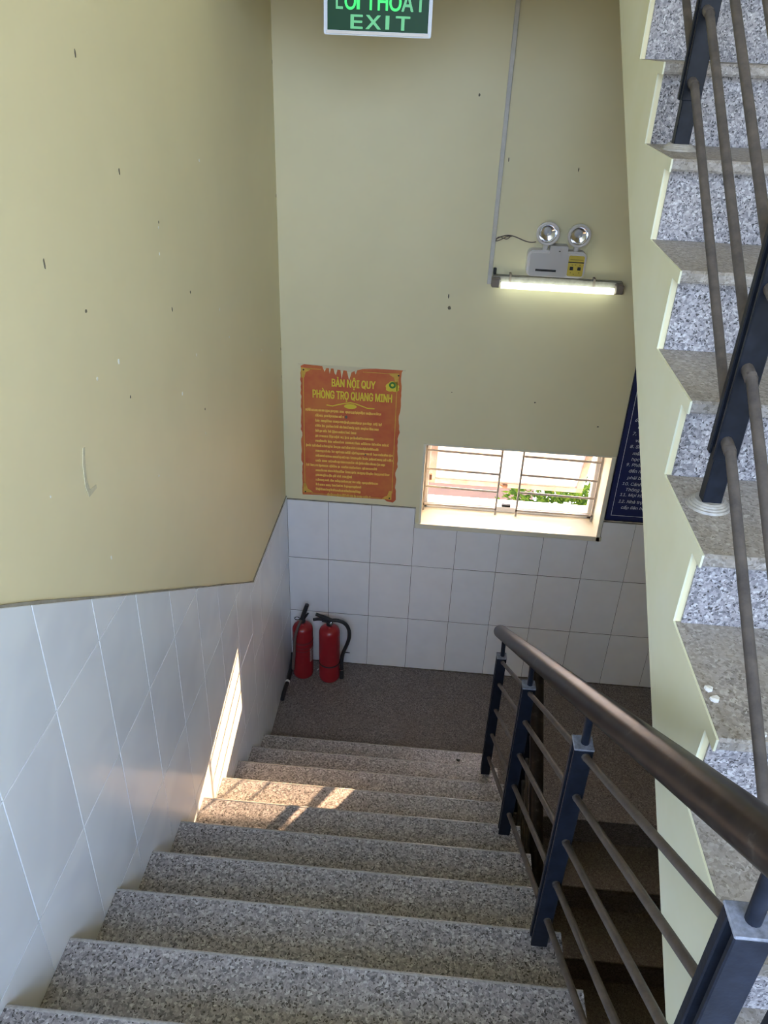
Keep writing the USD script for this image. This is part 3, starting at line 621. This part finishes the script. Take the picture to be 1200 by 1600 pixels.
for (hx, hzz) in ((1.283, 2.755), (1.427, 2.752)):
    hd = part('lamp_head', [lathe([(0, -.045), (.022, -.044), (.042, -.030), (.053, -.006), (.054, .004), (.050, .008), (.041, .006)], 40, (hx, -.055, hzz), (0, -1, -.10))], PLASTIC, em, 40)
    part('reflector', lathe([(0.041, .005), (0.033, -.004), (0.020, -.010), (0.008, -.014), (0, -.014)], 40, (hx, -.055, hzz), (0, -1, -.10)), CHROME, hd, 20)
    part('bulb', [trimesh.creation.icosphere(2, .006).apply_translation((hx + .002, -.055 - .002, hzz - .004))], PAPER, hd, True)
    part('reflector_ribs', [lathe([(.0375 - .001, .004), (.0365, .0075), (.035, .004)], 40, (hx, -.055, hzz), (0, -1, -.10))], CHROME, hd, 10)
    part('stalk', rod((hx - .004, -.035, c1 - .004), (hx - .002, -.045, hzz - .05), .012, 14), PLASTIC, hd, 50)
wire = spline([(1.045, -.008, 2.705), (1.075, -.010, 2.722), (1.11, -.008, 2.728), (1.16, -.012, 2.716), (1.235, -.03, 2.71)], 24)
part('wire', [tube(wire, .0022, 8), tube(spline([(1.045, -.010, 2.700), (1.07, -.018, 2.708), (1.095, -.016, 2.722), (1.12, -.01, 2.724)], 14), .0018, 8), tube(spline([(1.048, -.006, 2.702), (1.068, -.006, 2.718), (1.09, -.012, 2.712), (1.115, -.01, 2.727)], 14), .0018, 8)], BROWNHOSE, em, True)

# ------------------------------------------------------------------ fire extinguishers
def bottle(c, rad, h):
    return lathe([(0, 0), (rad * .90, 0), (rad * .97, .006), (rad, .018), (rad, h - rad * .72), (rad * .985, h - rad * .52), (rad * .90, h - rad * .28), (rad * .66, h - rad * .08), (rad * .36, h), (.018, h + .004), (.016, h + .014), (0, h + .014)], 40, c)
c = np.array([0.277, -0.150, 0.0])
fe = thing('fire_extinguisher', 'red fire extinguisher with a black hose and band, right of the corner pair', 'fire extinguisher', c)
part('cylinder', bottle(c, .064, .405), RED, fe, 50)
part('band', lathe([(.0642, .125), (.0662, .127), (.0662, .135), (.0642, .137)], 40, c), BLACK, fe, 50, label='black rubber band')
vt = c + [0, 0, .418]
va = part('valve', [lathe([(.017, 0), (.020, .004), (.020, .018), (.013, .024), (.013, .04), (0, .04)], 20, vt), bx(vt[0] - .016, vt[0] + .02, vt[1] - .012, vt[1] + .012, vt[2] + .018, vt[2] + .042, .003)], BLACK, fe, 40)
part('gauge', [lathe([(.011, 0), (.011, .012), (.008, .014), (0, .0145)], 16, vt + [.012, -.012, .026], (.2, -1, .1))], CHROME, va, 40)
part('lever', [tube([vt + [.022, 0, .034], vt + [-.03, -.004, .058], vt + [-.082, -.010, .082]], [.011, .0125, .010], 12), tube([vt + [.02, 0, .022], vt + [-.02, -.006, .028], vt + [-.045, -.01, .034]], [.006, .007, .005], 10)], BLACK, va, 50)
part('hose', [tube(spline([vt + [.0, .0, .032], vt + [.045, .004, .036], vt + [.095, .006, .014], vt + [.122, .004, -.055], vt + [.108, 0, -.145], vt + [.085, -.004, -.215], vt + [.078, -.006, -.30], vt + [.079, -.008, -.385]], 40), .0115, 12),
              tube(spline([vt + [-.012, 0, .032], vt + [-.05, .006, .034], vt + [-.10, .012, .022]], 14), .010, 10)], BLACK, fe, 60)
part('nozzle', [tube([vt + [.0785, -.006, -.325], vt + [.079, -.008, -.412]], [.012, .014], 14)], BLACK, fe, 60)
part('hose_clip', tube([vt + [.088, -.004, -.205], vt + [.128, -.006, -.202]], [.004, .0025], 8), BLACK, fe, 60)
part('nozzle_ring', lathe([(.014, 0), (.0155, .004), (.014, .008)], 14, vt + [.0785, -.007, -.345]), CHROME, fe, 60)
c = np.array([0.108, -0.135, 0.0])
fl = thing('fire_extinguisher', 'red fire extinguisher with a raised black handle, nearest the corner', 'fire extinguisher', c)
part('cylinder', bottle(c, .063, .40), RED, fl, 50)
part('label_collar', [lathe([(.0633, .275), (.0643, .277), (.0643, .29), (.0633, .292)], 36, c), lathe([(.0633, .22), (.0640, .222), (.0640, .226), (.0633, .228)], 36, c), lathe([(.0633, .245), (.0640, .247), (.0640, .251), (.0633, .253)], 36, c)], DARKRED, fl, 50, label='dark red worn label bands')
vt = c + [0, 0, .412]
va = part('valve', [lathe([(.017, 0), (.019, .004), (.019, .018), (.012, .024), (0, .05)], 20, vt)], BLACK, fl, 40)
part('lever', [tube([vt + [-.004, 0, .018], vt + [.012, 0, .075], vt + [.030, .002, .135]], [.013, .0135, .012], 12), tube([vt + [.004, 0, .018], vt + [.024, -.004, .055], vt + [.038, -.004, .075]], [.008, .008, .004], 10)], BLACK, va, 50)
ring = [vt + [-.030 + .016 * math.cos(t), -.012 + .004 * math.sin(t), .035 + .007 * math.sin(t)] for t in np.linspace(0, 2 * math.pi, 22)]
part('pull_ring', tube(ring, .0022, 6, False), BLACK, va, True)
part('hose', tube(spline([vt + [-.006, -.012, .02], vt + [-.022, -.058, -.012], vt + [-.036, -.071, -.08], vt + [-.042, -.068, -.17], vt + [-.05, -.062, -.26], vt + [-.056, -.05, -.34]], 30), .0095, 10), BROWNHOSE, fl, 60, label='dull brown hose')
part('pressure_label', [lathe([(.0635, .13), (.0638, .13), (.0638, .235), (.0635, .235)], 80, c).slice_plane([c[0] + .05, 0, 0], [1, 0, 0]).slice_plane([0, c[1] - .005, 0], [0, -1, 0])], LABELW, fl)
hs = thing('rubber_hose', 'short black rubber hose with a pale ring lying against the left wall tiles', 'hose', (0.02, -0.2, 0))
part('hose', tube(spline([(0.023, -.03, .07), (0.024, -.06, .035), (0.026, -.12, .013), (0.024, -.26, .0125), (0.022, -.40, .0125)], 30), .0125, 12), BLACK, hs, 60)
part('ring', tube([(0.025, -.236, .0125), (0.025, -.25, .0125)], .015, 14), PAPER, hs, 60, label='pale plastic ring')

# ------------------------------------------------------------------ scraps of litter
def scrap(label, c, rx, ry, material, h=0.004, seed=1, ang=0.0, name='paper_scrap', cat_='litter'):
    m = ext(affinity.rotate(blob(0, 0, rx, ry, 7, seed), ang, origin=(0, 0)), h)
    v = np.array(m.vertices); v[:, 2] += np.where(v[:, 2] > h / 2, 0.4 * h * np.sin(v[:, 0] * 300 + seed), 0)
    p = part(name, trimesh.Trimesh(v + np.array(c), m.faces, process=False), material); meta(stage.GetPrimAtPath(p), label, cat_)
scrap('crumpled white paper scrap on a grey tread low in the picture', (0.795, nose(8) - 0.225, 8 * R), .010, .007, PAPER, .006, 3)
scrap('small dark crumb on the lowest granite tread by the railing', (1.083, -0.905, R), .012, .008, BLK, .006, 5, name='dirt_crumb')
scrap('thin pale cigarette stub lying on the floor between the fire extinguishers', (0.200, -0.09, 0), .026, .004, PAPER, .006, 8, 50, name='cigarette_stub')
scrap('pale paper sliver on the landing floor against the back wall at right', (1.80, -0.04, 0), .030, .006, PAPER, .004, 9, -15)
scrap('white chip at the side of a worn tread, the farther of two', (UX + .015, un(5)[0] + .115, un(5)[1]), .008, .009, PAPER, .005, 11, name='plaster_chip')
scrap('white chip at the side of a worn tread, the nearer of two', (UX + .018, un(5)[0] + .09, un(5)[1]), .009, .008, PAPER, .005, 12, name='plaster_chip')
scrap('pale grain on a worn tread in front of the two white chips', (UX + .075, un(5)[0] + .018, un(5)[1]), .006, .005, PAPER, .004, 13, name='plaster_chip')
scrap('tiny white crumb on a sunlit tread near the second railing post', (1.07, nose(3) - 0.13, 3 * R), .004, .004, PAPER, .004, 14, name='plaster_chip')
scrap('tiny white crumb beside a railing base flange on the rising flight', (UX + .03, un(4)[0] + .19, un(4)[1]), .005, .005, PAPER, .004, 15, name='plaster_chip')

# ------------------------------------------------------------------ outside the window
part('ground', bx(-12, 16, 0.24, 30, -2.15, -2.0), YARD, kind='structure')
gw = thing('yard_wall', 'low pink rendered wall across the yard below the window', 'wall', (0.6, 4.6, -2.0))
part('wall_body', bx(-3.0, 2.1, 4.6, 4.8, -2.0, -0.75), PINKW, gw)
part('coping', bx(-3.05, 2.15, 4.55, 4.85, -0.75, -0.68, .01), WHITEW, gw)
tr = thing('tree', 'leafy green tree standing in the yard, low on the right behind the window', 'tree', (2.25, 3.1, -2.0))
trunk = part('trunk', tube(spline([(2.25, 3.1, -2.0), (2.27, 3.08, -1.6), (2.22, 3.12, -1.2), (2.26, 3.1, -.7)], 12), np.linspace(.06, .025, 12), 10), BARK, tr, 60)
for i in range(7):
    a = i * 0.9; b0 = np.array([2.24, 3.1, -1.25 + .06 * i]); b1 = b0 + [0.5 * math.cos(a), 0.5 * math.sin(a), .3]
    part('branch', tube([b0, (b0 + b1) / 2 + [0, 0, .03], b1], [.02, .014, .006], 8), BARK, tr, 60)
vs, fs = [], []
for i in range(2600):
    q = nrg.normal(size=3); q /= np.linalg.norm(q)
    p = np.array([2.28, 3.15, -.72]) + q * np.array([.72, .62, .48]) * (0.55 + .5 * nrg.random()) * (0.8 + .35 * meshkit.noise(q * 2.1, 2))
    d = q + nrg.normal(size=3) * .6 - [0, 0, .3]; d /= np.linalg.norm(d); s = np.cross(d, nrg.normal(size=3)); s /= np.linalg.norm(s); n_ = np.cross(d, s)
    L_, W_ = .07 + .04 * nrg.random(), .018 + .010 * nrg.random()
    k = len(vs); vs += [p, p + d * L_ * .45 + s * W_ + n_ * .006, p + d * L_, p + d * L_ * .45 - s * W_ + n_ * .006, p + d * L_ * .5]
    fs += [(k, k + 4, k + 1), (k + 1, k + 4, k + 2), (k, k + 3, k + 4), (k + 3, k + 2, k + 4)]
part('foliage', trimesh.Trimesh(np.array(vs), np.array(fs), process=False), LEAF, tr, kind='stuff')
